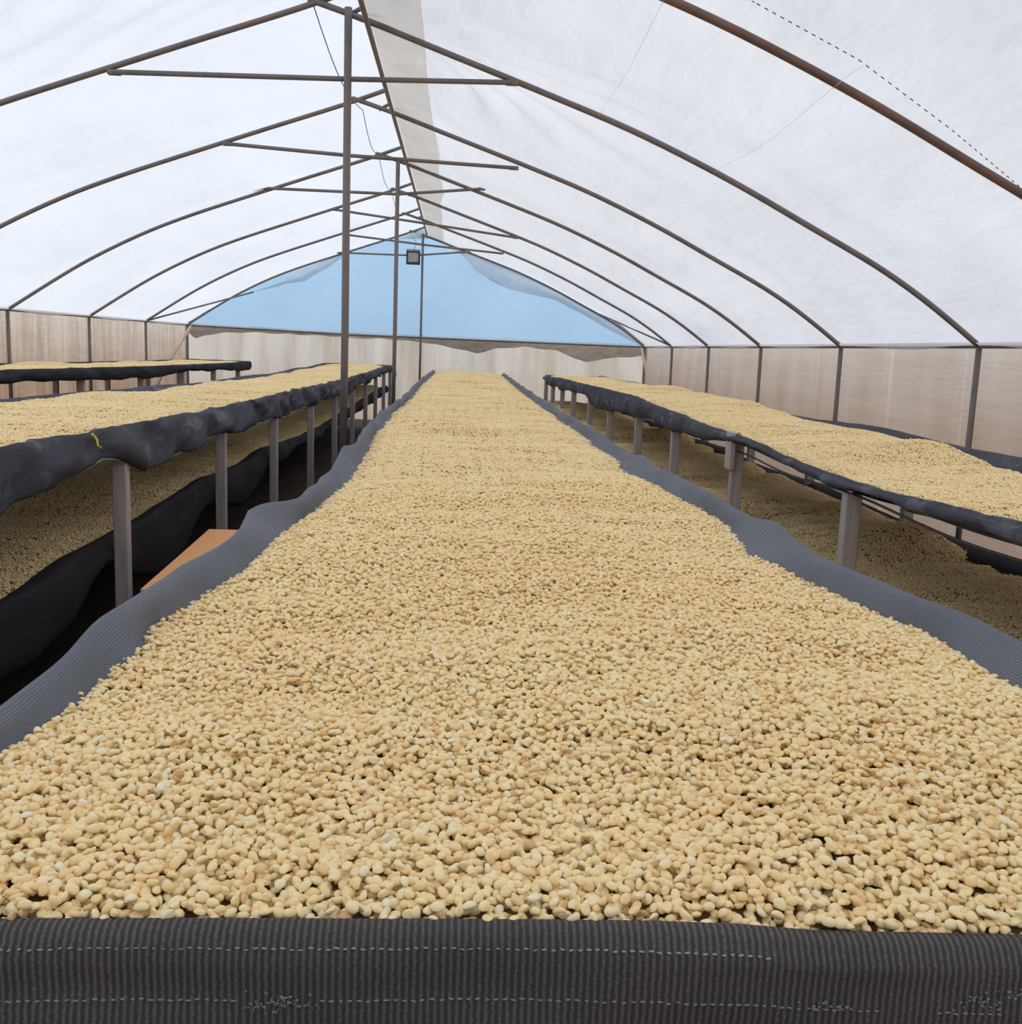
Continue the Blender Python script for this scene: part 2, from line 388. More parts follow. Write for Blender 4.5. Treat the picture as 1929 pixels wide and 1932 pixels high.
# gathered folds of film under the end rafters
def fold(top, bot, parent):
    n = 46; k = 9
    P = np.zeros((n, k, 3)); T = np.array(top); B = np.array(bot); tt = np.linspace(0, 1, n)
    def along(A):
        s = np.r_[0, np.cumsum(np.hypot(*np.diff(A, axis=0).T))]; s /= s[-1]
        return np.c_[np.interp(tt, s, A[:, 0]), np.interp(tt, s, A[:, 1])]
    T, B = along(T), along(B); fn = SineNoise(8, 20, 3, 9)
    for j in range(k):
        a = j/(k-1); q = T*(1-a)+B*a
        P[:, j, 0] = q[:, 0]; P[:, j, 2] = q[:, 1] + CH
        P[:, j, 1] = YB + .035 - .07*math.sin(a*math.pi)*np.sin(np.pi*np.clip(tt*1.0, .02, .98)) - .006*fn(tt, a)
    return grid('folded_film', P, M['fold_film'], parent)
fold([(-3.9, .90), (-3.46, 1.08), (-3.11, 1.27), (-2.72, 1.46), (-2.43, 1.60), (-2.15, 1.70)],
     [(-3.9, .885), (-3.31, 1.07), (-2.97, 1.12), (-2.80, 1.24), (-2.62, 1.34), (-2.45, 1.45), (-2.15, 1.69)], wb)
fold([(-.25, 1.86), (.45, 1.66), (1.27, 1.37), (1.99, 1.05), (2.62, .73), (3.5, .17)],
     [(-.25, 1.85), (-.02, 1.73), (.26, 1.42), (.88, 1.13), (1.79, .96), (2.31, .72), (2.84, .44), (3.5, .15)], wb)
fold([(-1.3, 2.02), (-.95, 2.14), (-.62, 2.16), (-.3, 2.02)], [(-1.3, 1.97), (-.95, 1.98), (-.62, 2.0), (-.3, 1.9)], wb)
# lower film: drooping top edge leaves a strip of the bank outside in view
droop = interp([(-5.15, .10), (-5.02, -.03), (-4.84, .05), (-4.5, .11), (-4.0, .14), (-2.16, .12), (-1.4, .11), (-.7, .07), (-.2, .0), (.31, -.10), (.66, 0.), (1.22, .06), (1.84, .01), (2.44, -.20), (2.77, -.11), (3.55, -.03)])
P = np.zeros((160, 14, 3)); xh = np.linspace(XL, XR, 160); ln = SineNoise(14, 4, 1.2, 41)
for j in range(14):
    t = j/13; z1 = droop(xh) + CH + .008*np.sin(xh*11)
    P[:, j, 0] = xh; P[:, j, 2] = z1*t; P[:, j, 1] = YB + .04 + .02*ln(xh, z1*t)
grid('wall_sheet', P, M['wall_film_clean'], wb)
# closing wall behind the camera
wf = empty('wall_front'); wf['kind'] = 'structure'
xs = np.linspace(XL, XR, 40); P = np.zeros((40, 8, 3))
for j in range(8):
    P[:, j, 0] = xs; P[:, j, 1] = YF - .02; P[:, j, 2] = (roofz(xs)+.02)*j/7
grid('wall_sheet', P, M['roof_left'], wf)
# ground and the earth bank outside
gx = np.linspace(-40, 40, 90); gy = np.linspace(-30, 60, 90); gn = SineNoise(14, .9, .9, 50)
X, Y = np.meshgrid(gx, gy); Z = .015*gn(X, Y) - .06
o = grid('ground', np.stack([X, Y, Z], -1), M['dry_soil']); o['kind'] = 'structure'
X, Y = np.meshgrid(np.linspace(XL-.1, XR+.1, 60), np.linspace(YF-.1, YB+.1, 120)); Z = .006*gn(X*2, Y*2) - .01
o = grid('floor', np.stack([X, Y, Z], -1), M['soil']); o['kind'] = 'structure'
xs = np.linspace(-16, 14, 70); P = np.zeros((70, 10, 3)); bn = SineNoise(12, 1.3, 1.3, 51)
for j in range(10):
    t = j/9; P[:, j, 0] = xs; P[:, j, 1] = 21.0 + 4*t + .12*bn(xs, t*4); P[:, j, 2] = -.05 + 2.1*math.sin(t*math.pi/2) + .08*bn(xs+7, t*5)*t
o = grid('earth_bank', P, M['bank']); tag(o, 'brown bare earth bank outside, seen over the drooping lower film of the end wall', 'bank')

# ------------------------------------------------------------------ hoops
ties = {0: [(-2.23, 1.63), (-.76, 1.66), (.28, 1.69)], 1: [(-2.10, 1.69), (-1.05, 1.64), (.43, 1.60)], 2: [(-2.34, 1.69), (-.76, 1.69), (.19, 1.79)],
        3: [(-1.80, 1.81), (-.56, 1.68), (.73, 1.54)], 4: [(-1.90, 1.74), (-.6, 1.63), (.62, 1.55)], 5: [(-2.33, 1.67), (-.94, 1.675), (.10, 1.785)]}
labels = {-1: 'thick rusty hoop rafter crossing the top right corner, nearest the camera',
          0: 'steel roof hoop with a long tie bar and the nearest, tallest centre pole',
          1: 'second full steel roof hoop, its tie bar behind the tall pole, no centre pole',
          2: 'third full steel roof hoop, carried on the middle centre pole',
          3: 'fourth full steel roof hoop, with a tie bar sloping down to the right',
          4: 'fifth full steel roof hoop, last one before the blue gable',
          5: 'end steel hoop framing the blue gable, with the farthest thin centre pole'}
for k in range(-1, 6):
    Y = 6.85 + 2.55*k if k >= 0 else 4.62
    root = empty('roof_hoop', (0, Y, 0)); tag(root, labels[k], 'roof frame', 'steel hoops of the greenhouse')
    mm = M['rust'] if k == -1 else M['steel']
    g = lambda pts: [(x, 0, z) for x, z in pts]
    tube('right_rafter', g(CR), .0195, mm, root, 12)
    tube('left_rafter', g(CL), .0185, mm, root, 12)
    lean = -.03
    tube('side_post', [(XR, 0, ZR+.02), (XR+.01, .02, .7), (XR, 0, -.02)], .021, mm, root, 12)
    tube('side_post', [(XL, 0, ZL+.02), (XL, 0, -.02)], .021, mm, root, 12)
    t = ties.get(k, ties[0])
    tube('tie_bar', [(x, -.02, z+CH) for x, z in t], .0165, M['steel'], root, 10)
    # short struts of the ridge node
    tube('ridge_strut', [(-.78, .0, 2.04+CH), (-.60, .0, 2.145+CH)], .014, mm, root, 8)
    for (x, z) in (t[0], t[-1]):
        box('weld_plate', (x-.04, -.03, z+CH-.015), (x+.04, .012, z+CH+.015), mm, root, .004)
    if k in (0, 2, 5):
        r = {0: .0245, 2: .0235, 5: .022}[k]
        tube('centre_pole', [(-.775, -.04, -.02), (-.765, -.04, 1.5), (-.765, -.04, 2.08+CH)], r, {0: M['steel'], 2: M['steel'], 5: M['steel']}[k], root, 14)
# ridge purlin
pp = [(-.62, 1.0, 1.99+CH)] + [(-.64 - .004*(y-6.85), y, CH+1.975 + .008*(y-6.85) + (.0 if y < 19 else .0)) for y in HOOPS] 
pu = tube('ridge_purlin', pp, .017, M['purlin'], None, 10); tag(pu, 'long rusty brown ridge purlin running back under the roof peak', 'beam')
# wire strung from hoop to hoop
wp = [(-1.0, 4.3, 2.10+CH), (-.99, 6.85, 2.10+CH)]
anch = [(-.99, 6.85, 2.10), (-.92, 9.4, 2.03), (-.99, 11.95, 2.13), (-1.02, 14.5, 2.11), (-1.0, 17.05, 2.10)]
wp = []
for a, b in zip(anch[:-1], anch[1:]):
    for q in range(10):
        t = q/10; p = Vector(a).lerp(Vector(b), t); wp.append((p.x, p.y, p.z+CH-.12*math.sin(math.pi*t)))
wp.append((anch[-1][0], anch[-1][1], anch[-1][2]+CH))
tag(tube('power_cable', wp, .0035, M['wire'], None, 6), 'thin grey cable sagging from hoop to hoop beside the ridge', 'cable')
# wind braces
b = tube('wind_brace', [(-5.12, 17.05, .25+CH), (-3.9, 19.5, .88+CH)], .015, M['steel'], None, 8); tag(b, 'thin steel diagonal brace from the left eave up to the gable edge', 'brace', 'end bay wind braces')
b = tube('wind_brace', [(3.5, 17.05, .17+CH), (2.62, 19.55, .73+CH)], .015, M['steel'], None, 8); tag(b, 'thin steel diagonal brace from the right eave up to the gable edge', 'brace', 'end bay wind braces')
b = tube('timber_prop', [(-5.05, 19.45, .20+CH), (-5.1, 18.2, -.40+CH), (-5.07, 16.9, -1.02+CH)], .022, M['pale_wood'], None, square=True); tag(b, 'pale timber prop leaning in the far left corner of the greenhouse', 'prop', 'corner props')
b = tube('timber_prop', [(3.46, 19.45, .11+CH), (3.48, 18.6, -.52+CH), (3.48, 17.9, -1.04+CH)], .020, M['pale_wood'], None, square=True); tag(b, 'pale timber prop leaning in the far right corner of the greenhouse', 'prop', 'corner props')

# flood light hanging on the end tie bar
fl = empty('flood_light', (-.935, 19.47, 1.50+CH)); tag(fl, 'square black flood light hanging before the blue gable', 'lamp')
def frame(name, W_, H_, t, d0, d1, material, parent):
    vs = []; fs = []
    for d in (d0, d1):
        for sx, sz in ((-1, 0), (1, 0), (1, 1), (-1, 1)): vs.append((sx*W_/2, d, sz*H_))
        for sx, sz in ((-1, 0), (1, 0), (1, 1), (-1, 1)): vs.append((sx*(W_/2-t), d, t*1.5 if sz == 0 else H_-t))
    for q in range(4):
        r_ = (q+1) % 4
        fs += [(q, r_, 4+r_, 4+q), (8+q, 12+q, 12+r_, 8+r_), (q, 8+q, 8+r_, r_), (4+q, 4+r_, 12+r_, 12+q)]
    return pydata(name, vs, fs, material, parent)
frame('housing', .255, .25, .028, -.03, .05, M['black'], fl)
box('lamp_face', (-.105, -.012, .035), (.105, .0, .228), M['lampglass'], fl, .003)
box('back_box', (-.12, .001, .01), (.12, .06, .24), M['black'], fl, .01)
tube('bracket', [(-.12, .02, .12), (-.12, .03, .27), (.12, .03, .27), (.12, .02, .12)], .009, M['black'], fl, 6)
tube('lead', [(.0, .05, .24), (.05, .06, .4), (-.05, .06, .55), (-.02, .06, .62)], .005, M['wire'], fl, 6)

# ------------------------------------------------------------------ beans
def bean_mesh(i):
    r = np.random.default_rng(100+i)
    L, Wd, Hh = .0051*r.uniform(.85, 1.12), .0039*r.uniform(.9, 1.1), .0037*r.uniform(.9, 1.12)
    nu, nv = 18, 9; vs = []; fs = []
    bend = r.uniform(-.10, .16)
    for j in range(1, nv):
        ph = math.pi*j/nv
        for k in range(nu):
            th = 2*math.pi*k/nu
            x = math.cos(ph); y = math.sin(ph)*math.cos(th); z = math.sin(ph)*math.sin(th)
            if z < 0:
                z *= .5
                z += .42*math.exp(-(y/.16)**2)*math.sin(ph)            # crease down the flat face
            y += bend*(x*x-.4)
            vs.append((x*L, y*Wd*(1-.08*x*(i % 2)), z*Hh))
    a, b = len(vs), len(vs)+1
    vs += [(L, bend*.6*Wd, 0), (-L, bend*.6*Wd, 0)]
    for k in range(nu):
        k2 = (k+1) % nu
        fs.append((a, k, k2)); fs.append((b, (nv-2)*nu+k2, (nv-2)*nu+k))
        for j in range(nv-2): fs.append((j*nu+k, (j+1)*nu+k, (j+1)*nu+k2, j*nu+k2))
    me = bpy.data.meshes.new('coffee_bean'); me.from_pydata(vs, [], fs); me.update()
    me.polygons.foreach_set('use_smooth', [True]*len(me.polygons)); me.materials.append(M['bean'])
    return me
BEANS = [bean_mesh(i) for i in range(6)]
bean_sources = []

def gn_group(sources):
    ng = bpy.data.node_groups.new('bean_scatter', 'GeometryNodeTree')
    ng.interface.new_socket('Geometry', in_out='INPUT', socket_type='NodeSocketGeometry')
    ng.interface.new_socket('Geometry', in_out='OUTPUT', socket_type='NodeSocketGeometry')
    A = ng.nodes.new; Lk = ng.links.new
    gi = A('NodeGroupInput'); go = A('NodeGroupOutput')
    def attr(name, dt):
        n = A('GeometryNodeInputNamedAttribute'); n.data_type = dt; n.inputs['Name'].default_value = name; return n.outputs[0]
    def rnd(dt, lo, hi, seed):
        n = A('FunctionNodeRandomValue'); n.data_type = dt
        ins = [s for s in n.inputs if s.enabled]
        if dt == 'FLOAT_VECTOR':
            n.inputs[0].default_value = lo; n.inputs[1].default_value = hi
        elif dt == 'FLOAT':
            n.inputs[2].default_value = lo; n.inputs[3].default_value = hi
        n.inputs['Seed'].default_value = seed
        return [o for o in n.outputs if o.enabled][0]
    def cmp_(sock, val, op):
        n = A('FunctionNodeCompare'); n.data_type = 'FLOAT'; n.operation = op
        Lk(sock, n.inputs[0]); n.inputs[1].default_value = val; return n.outputs[0]
    parts = []
    near = attr('near', 'FLOAT')
    if sources:
        j = A('GeometryNodeJoinGeometry')
        for s in sources:
            oi = A('GeometryNodeObjectInfo'); oi.transform_space = 'ORIGINAL'; oi.inputs['Object'].default_value = s
            g2 = A('GeometryNodeGeometryToInstance'); Lk(oi.outputs['Geometry'], g2.inputs[0]); Lk(g2.outputs[0], j.inputs[0])
        sp = A('GeometryNodeSetPosition'); Lk(gi.outputs[0], sp.inputs['Geometry']); Lk(attr('off', 'FLOAT_VECTOR'), sp.inputs['Offset'])
        ip = A('GeometryNodeInstanceOnPoints'); Lk(sp.outputs[0], ip.inputs['Points']); Lk(j.outputs[0], ip.inputs['Instance'])
        ip.inputs['Pick Instance'].default_value = True
        Lk(cmp_(near, .5, 'GREATER_THAN'), ip.inputs['Selection']); Lk(attr('var', 'INT'), ip.inputs['Instance Index'])
        Lk(attr('rot', 'FLOAT_VECTOR'), ip.inputs['Rotation']); Lk(attr('scl', 'FLOAT'), ip.inputs['Scale'])
        parts.append(ip.outputs[0])
    jp = A('GeometryNodeJoinGeometry')
    for q in range(4):
        gr = A('GeometryNodeMeshGrid'); gr.inputs[0].default_value = .112; gr.inputs[1].default_value = .112
        gr.inputs[2].default_value = 2; gr.inputs[3].default_value = 2
        dp = A('GeometryNodeDistributePointsOnFaces'); dp.distribute_method = 'POISSON'
        Lk(gr.outputs[0], dp.inputs['Mesh'])
        dp.inputs['Distance Min'].default_value = .0064; dp.inputs['Density Max'].default_value = 60000; dp.inputs['Seed'].default_value = q
        sp = A('GeometryNodeSetPosition'); Lk(dp.outputs[0], sp.inputs['Geometry']); Lk(rnd('FLOAT_VECTOR', (0, 0, -.0055), (0, 0, .0055), 10+q), sp.inputs['Offset'])
        ic = A('GeometryNodeMeshIcoSphere'); ic.inputs['Radius'].default_value = 1; ic.inputs['Subdivisions'].default_value = 2
        ss = A('GeometryNodeSetShadeSmooth'); Lk(ic.outputs[0], ss.inputs[0])
        ip = A('GeometryNodeInstanceOnPoints'); Lk(sp.outputs[0], ip.inputs['Points']); Lk(ss.outputs[0], ip.inputs['Instance'])
        Lk(rnd('FLOAT_VECTOR', (-.55, -.55, 0), (.55, .55, 6.28), 20+q), ip.inputs['Rotation'])
        Lk(rnd('FLOAT_VECTOR', (.0044, .0035, .0031), (.0056, .0043, .0040), 30+q), ip.inputs['Scale'])
        sa = A('GeometryNodeStoreNamedAttribute'); sa.data_type = 'FLOAT'; sa.domain = 'INSTANCE'; sa.inputs['Name'].default_value = 'tint'
        Lk(ip.outputs[0], sa.inputs['Geometry']); Lk(rnd('FLOAT', 0., 1., 40+q), sa.inputs['Value'])
        rz = A('GeometryNodeRealizeInstances'); Lk(sa.outputs[0], rz.inputs[0])
        sm = A('GeometryNodeSetMaterial'); sm.inputs['Material'].default_value = M['bean_far']; Lk(rz.outputs[0], sm.inputs['Geometry'])
        g2 = A('GeometryNodeGeometryToInstance'); Lk(sm.outputs[0], g2.inputs[0]); Lk(g2.outputs[0], jp.inputs[0])
    ip = A('GeometryNodeInstanceOnPoints'); Lk(gi.outputs[0], ip.inputs['Points']); Lk(jp.outputs[0], ip.inputs['Instance'])
    ip.inputs['Pick Instance'].default_value = True
    sel = A('FunctionNodeBooleanMath'); sel.operation = 'AND'
    Lk(cmp_(near, .5, 'LESS_THAN'), sel.inputs[0]); Lk(cmp_(near, -.5, 'GREATER_THAN'), sel.inputs[1])
    Lk(sel.outputs[0], ip.inputs['Selection']); Lk(attr('var', 'INT'), ip.inputs['Instance Index']); Lk(attr('rot', 'FLOAT_VECTOR'), ip.inputs['Rotation'])
    parts.append(ip.outputs[0])
    jj = A('GeometryNodeJoinGeometry'); Lk(gi.outputs[0], jj.inputs[0])
    for p in parts: Lk(p, jj.inputs[0])
    Lk(jj.outputs[0], go.inputs[0])
    return ng
_ng = {}
def heap(name, label, xl, xr, zf, y0, y1, ynear=None, group='heaps of drying coffee beans', taken=None):
    """A layer of beans between xl(y) and xr(y): a bed mesh whose vertices carry bean patches (far) or single beans (near)."""
    V, F, near, off, rot, scl, var = [], [], [], [], [], [], []
    def zone(ya, yb, step, isnear, low=0.):
        ny = max(2, int(round((yb-ya)/step))+1); yy = np.linspace(ya, yb, ny)
        wid = np.median(xr(yy)-xl(yy)); nx = int(round(wid/step))+1
        t = np.linspace(0, 1, nx)
        inset = 0. if isnear else .041
        Y = np.repeat(yy[:, None], nx, 1)
        X = (xl(yy)+inset)[:, None]*(1-t) + (xr(yy)-inset)[:, None]*t
        e = 1e-3
        if isnear:
            J = (np.arange(ny) % 2)*.5*step; X = X + J[:, None]
            Z = zf(X, Y)
            o = np.stack([rng.uniform(-.36, .36, X.shape)*step, rng.uniform(-.36, .36, X.shape)*step, rng.uniform(-.0050, .0055, X.shape) + .0022*np.sign(np.sin(X*310+3*np.sin(Y*190))*np.sin(Y*270+2*np.sin(X*150)))], -1)
        else:
            X = X + rng.uniform(-.008, .008, X.shape); Y = Y + rng.uniform(-.012, .012, X.shape); Z = zf(X, Y) - rng.uniform(0, .002, X.shape); o = np.zeros(X.shape+(3,))
        gx = (zf(X+e, Y)-zf(X-e, Y))/(2*e); gy = (zf(X, Y+e)-zf(X, Y-e))/(2*e)
        base = len(V) and sum(len(a) for a in V); Z = Z - low
        V.append(np.stack([X, Y, Z-(.0035 if isnear else .004)], -1).reshape(-1, 3))
        i = base + np.arange(ny-1)[:, None]*nx + np.arange(nx-1)[None]
        if not isnear or low: F.append(np.stack([i, i+1, i+nx+1, i+nx], -1).reshape(-1, 4))
        n = X.size; near.append(np.full(n, 1. if isnear else 0.)); o[..., 2] += .0035; off.append(o.reshape(-1, 3))
        if isnear:
            a = rng.uniform(0, 1, n)
            rx = np.where(a < .50, rng.normal(0, .36, n), np.where(a < .80, math.pi+rng.normal(0, .35, n), rng.choice([-1, 1], n)*1.4+rng.normal(0, .3, n)))
            rot.append(np.c_[rx+gy.ravel()*.8, rng.normal(0, .35, n)-gx.ravel()*.8, rng.uniform(0, 6.283, n)])
            scl.append(rng.uniform(.88, 1.14, n)); var.append(rng.integers(0, 6, n))
        else:
            # rotate about the vertical by quarter turns, then tilt to the slope
            q = rng.uniform(0, 2*math.pi, n); R_ = []
            for k_ in range(n):
                nv = Vector((-gx.flat[k_], -gy.flat[k_], 1)).normalized()
                mt = Vector((0, 0, 1)).rotation_difference(nv).to_matrix() @ Matrix.Rotation(q[k_], 3, 'Z')
                R_.append(tuple(mt.to_euler()))
            rot.append(np.array(R_)); scl.append(np.ones(n)); var.append(rng.integers(0, 4, n))
    if ynear: zone(y0, ynear, .0070, True, .0060); zone(y0, ynear, .0067, True); zone(ynear+.03, y1, .078, False)
    else: zone(y0, y1, .078, False)
    nlow = len(V[0]) if ynear else 0
    V = np.concatenate(V); F = np.concatenate(F); near = np.concatenate(near); off = np.concatenate(off)
    rot = np.concatenate(rot); scl = np.concatenate(scl); var = np.concatenate(var).astype(np.int32)
    if ynear:                                            # the nearest beans become objects of their own
        vis = np.where((near > .5) & (np.arange(len(V)) >= nlow) & (V[:, 0] > -.335) & (V[:, 0] < .445))[0]
        pick = vis[np.argsort(V[vis, 1] + rng.uniform(0, .004, len(vis)), kind='stable')[:300]]
        for n_, k_ in enumerate(pick):
            me = BEANS[int(var[k_])]
            o = bpy.data.objects.new('coffee_bean', me); COL.objects.link(o)
            o.location = V[k_]+off[k_]; o.rotation_euler = rot[k_]; o.scale = [scl[k_]]*3
            tag(o, 'pale cream coffee bean in the frontmost rows of the heap, against the net edge', 'coffee bean', 'coffee beans in the front rows')
            if len(bean_sources) < 6 and all(s.data != me for s in bean_sources): bean_sources.append(o)
        near[pick] = -1
    me = bpy.data.meshes.new(name); me.from_pydata(V.tolist(), [], F.tolist()); me.update()
    def put(nm, tp, arr):
        a = me.attributes.new(nm, tp, 'POINT'); a.data.foreach_set('vector' if tp == 'FLOAT_VECTOR' else 'value', np.ascontiguousarray(arr).ravel())
    put('near', 'FLOAT', near.astype(np.float32)); put('off', 'FLOAT_VECTOR', off.astype(np.float32)); put('rot', 'FLOAT_VECTOR', rot.astype(np.float32))
    put('scl', 'FLOAT', scl.astype(np.float32)); put('var', 'INT', var)
    o = link(name, me, M['bed'], None, True)
    key = bool(ynear)
    if key not in _ng: _ng[key] = gn_group(bean_sources if key else None)
    md = o.modifiers.new('beans', 'NODES'); md.node_group = _ng[key]
    tag(o, label, 'coffee beans', group, 'stuff'); return o

# ------------------------------------------------------------------ nets
def sweep(name, ys, sec, material, parent, thick=.0025, wr=.0, wseed=0, uvflip=False):
    """sec(y) gives a list of (x, z); swept along y. Ribs run along the length (u across)."""
    S = np.array([sec(y) for y in ys])                      # (n, m, 2)
    n, m_ = S.shape[:2]; P = np.zeros((n, m_, 3)); P[..., 0] = S[..., 0]; P[..., 1] = ys[:, None]; P[..., 2] = S[..., 1]
    s = np.r_[0, np.cumsum(np.linalg.norm(np.diff(S.mean(0), axis=0), axis=1))]
    U = np.zeros((n, m_, 2)); U[..., 0] = s[None]; U[..., 1] = ys[:, None]
    if wr:
        f1 = SineNoise(16, 16, 7, wseed); f2 = SineNoise(16, 34, 16, wseed+1)
        k = wr*np.clip((s-.02)/.06, 0, 1)[None]
        d = f1(U[..., 0], U[..., 1]) + .5*f2(U[..., 0], U[..., 1])
        P[..., 0] += k*d*.7; P[..., 2] += k*.35*f2(U[..., 0]+3, U[..., 1])*.5
    return grid(name, P, material, parent, U=U, thick=thick, off=0)
def dens(pts, per=3):
    out_ = []
    for a, b in zip(pts[:-1], pts[1:]):
        for q in range(per): out_.append((a[0]+(b[0]-a[0])*q/per, a[1]+(b[1]-a[1])*q/per))
    out_.append(pts[-1]); return out_
def legs(parent, X, Ys, ztop, hw=.035):
    for y, zt in zip(Ys, ztop):
        box('leg', (X-hw, y-hw*.8, -.02), (X+hw, y+hw*.8, zt), M['post'], parent, .004)
def bumpf(y, posts, wdt=.11):
    return np.sum([np.exp(-((y-p)/wdt)**2) for p in posts], axis=0)

# ---- central table
CP = [.9, 2.47, 4.0, 5.5, 6.95, 8.5, 10.0, 11.5, 13.0, 14.5, 16.0, 17.6]
rimL = interp([(.6, -.56), (1.13, -.512), (1.46, -.512), (1.77, -.485), (2.25, -.465), (2.40, -.485), (2.52, -.455), (2.65, -.415), (3.4, -.415), (3.92, -.445), (4.3, -.43), (6.14, -.485), (6.8, -.475), (8, -.455), (13.6, -.485), (18.2, -.47)])
rimR = interp([(.6, .95), (1.44, .875), (1.63, .855), (1.75, .82), (2.0, .775), (2.30, .79), (2.5, .815), (2.62, .78), (3.26, .76), (4.2, .735), (7.4, .715), (10.6, .705), (18.2, .77)])
edL = interp([(.6, -.53), (1.1, -.49), (1.24, -.472), (1.43, -.455), (1.59, -.468), (1.95, -.43), (2.2, -.425), (2.56, -.395), (3.2, -.372), (4.24, -.385), (5.2, -.425), (7.19, -.44), (9, -.42), (11.1, -.45), (18.2, -.43)])
edR = interp([(.6, .88), (1.38, .815), (1.61, .82), (1.75, .775), (1.91, .745), (2.15, .725), (2.29, .70), (2.63, .745), (3.16, .72), (3.6, .69), (3.95, .675), (4.8, .69), (5.81, .685), (8.5, .665), (10.75, .68), (14, .69), (18.2, .74)])
eds = SineNoise(10, 1, 9, 61)
xlC = lambda y: np.maximum(edL(y), rimL(y)+.028) + .006*eds(0, y)
xrC = lambda y: np.minimum(edR(y), rimR(y)-.035) - .006*eds(5, y)
hn1 = SineNoise(18, 2.4, 5.2, 70); hn2 = SineNoise(24, 9, 15, 71); hn3 = SineNoise(30, 26, 34, 72)
def heapz(base, xl, xr, amp=1.0, y0=None):
    def f(x, y):
        b = base(y) if callable(base) else base
        a, c = xl(y), xr(y); t = np.clip((x-a)/(c-a), 0, 1); ed = np.minimum(t, 1-t)*(c-a)
        crown = .020*(1-np.exp(-(ed/.10)**1.5)) - .010*np.exp(-ed/.02)
        k = 1-np.exp(-ed/.07)
        z = CH + b + crown + amp*k*(.0110*hn1(x, y) + .0055*hn2(x, y) + np.where(y < 3.3, .0018, 0.)*hn3(x, y))
        if y0 is not None: z = z - .014*np.exp(-np.maximum(y-y0, 0)/.03)
        return z
    return f
zC = heapz(lambda y: np.interp(y, [.6, .9, 1.4, 3], [-.437, -.445, -.452, -.452]), xlC, xrC, 1.0, .695)
heap('bean_heap', 'cream coffee beans heaped on the central net table that fills the foreground', xlC, xrC, zC, .697, 18.0, ynear=3.3)
tc = empty('drying_table', (.15, .7, 0)); tag(tc, 'central drying table with a ribbed dark net front, running away from the camera', 'table', 'net drying tables')
def T(o, p=tc):                                             # meshes are written in world space; keep them there
    pass
tc.location = (0, 0, 0)
rz = SineNoise(8, 1, 2.2, 63)
def secL(y):
    x, z = float(rimL(y)), CH-.410 + .006*float(rz(0, y)); p = float(bumpf(y, CP, .10)); z += .012*p
    e = float(xlC(np.array(y)))
    return dens([(e+.05, CH-.485), (e-.004, CH-.452), (x+.018, z-.010), (x+.004, z-.001), (x-.006, z-.003), (x-.014, z-.02), (x-.02-.012*p, z-.07), (x-.015, z-.15), (x+.0, z-.19)], 2)
def secR(y):
    x, z = float(rimR(y)), CH-.410 + .006*float(rz(9, y)); p = float(bumpf(y, CP, .10)); z += .012*p
    e = float(xrC(np.array(y)))
    return dens([(e-.05, CH-.485), (e+.004, CH-.452), (x-.018, z-.010), (x-.004, z-.001), (x+.006, z-.003), (x+.014, z-.02), (x+.02+.012*p, z-.07), (x+.015, z-.15), (x+.0, z-.19)], 2)
ysn = np.r_[np.linspace(.66, 6, 360), np.linspace(6.03, 18.1, 260)]
sweep('net_side', ysn, secL, M['net_rim'], tc, wr=.005, wseed=80)
sweep('net_side', ysn, secR, M['net_rim'], tc, wr=.005, wseed=84)
# front net: rolled top edge and ribbed face
xs = np.linspace(-.60, 1.0, 420)
topz = CH + interp([(-.6, -.421), (-.32, -.4215), (0, -.4195), (.16, -.4195), (.22, -.421), (.28, -.426), (.45, -.4295), (1, -.43)])(xs)
prof = [(.735, -.050), (.712, -.016), (.702, -.006), (.693, -.0005), (.686, 0.), (.680, -.003), (.6755, -.010), (.6735, -.020), (.6725, -.034), (.672, -.05), (.6715, -.066), (.6715, -.085), (.672, -.11), (.674, -.15), (.68, -.21)]
prof = dens(prof, 2); nf = SineNoise(14, 14, 10, 90)
P = np.zeros((len(xs), len(prof), 3)); U = np.zeros((len(xs), len(prof), 2)); s = 0
for j, (y, z) in enumerate(prof):
    if j: s += math.hypot(y-prof[j-1][0], z-prof[j-1][1])
    P[:, j, 0] = xs; P[:, j, 1] = y + .0018*nf(xs, z*6)*(1 if z < -.012 else .3); P[:, j, 2] = topz + z
    U[:, j, 0] = xs; U[:, j, 1] = s
grid('net_front', P, M['net_front'], tc, U=U, thick=.002, off=0)
# stitches: two rows along the face
def stitch_row(zoff, yy, step, length, gaps=()):
    vs, fs = [], []; x = -.58
    while x < .98:
        if not any(a < x < b for a, b in gaps):
            z = float(np.interp(x, xs, topz)) + zoff + rng.uniform(-.0008, .0008); l = length*rng.uniform(.7, 1.2)
            t = rng.uniform(-.0004, .0004); y = yy + .0018*float(nf(x, zoff*6)) - .0016
            h = .0006; n = len(vs)
            for dx, dz, r_ in ((-l/2, -t, .5), (-l/4, -t/2, 1), (l/4, t/2, 1), (l/2, t, .5)):
                vs += [(x+dx, y+.0008, z+dz-h*r_), (x+dx, y-.0010*r_, z+dz), (x+dx, y+.0008, z+dz+h*r_)]
            for q in range(3):
                a = n+q*3; fs += [(a, a+3, a+4, a+1), (a+1, a+4, a+5, a+2)]
        x += step*rng.uniform(.9, 1.1)
    o = pydata('stitching', vs, fs, M['stitch'], tc); o['kind'] = 'stuff'
stitch_row(-.0115, .6752, .0066, .0036, gaps=((.24, 1.0),))
stitch_row(-.0505, .6722, .0066, .0036, gaps=((-.145, -.09), (.33, .37), (.42, .45)))
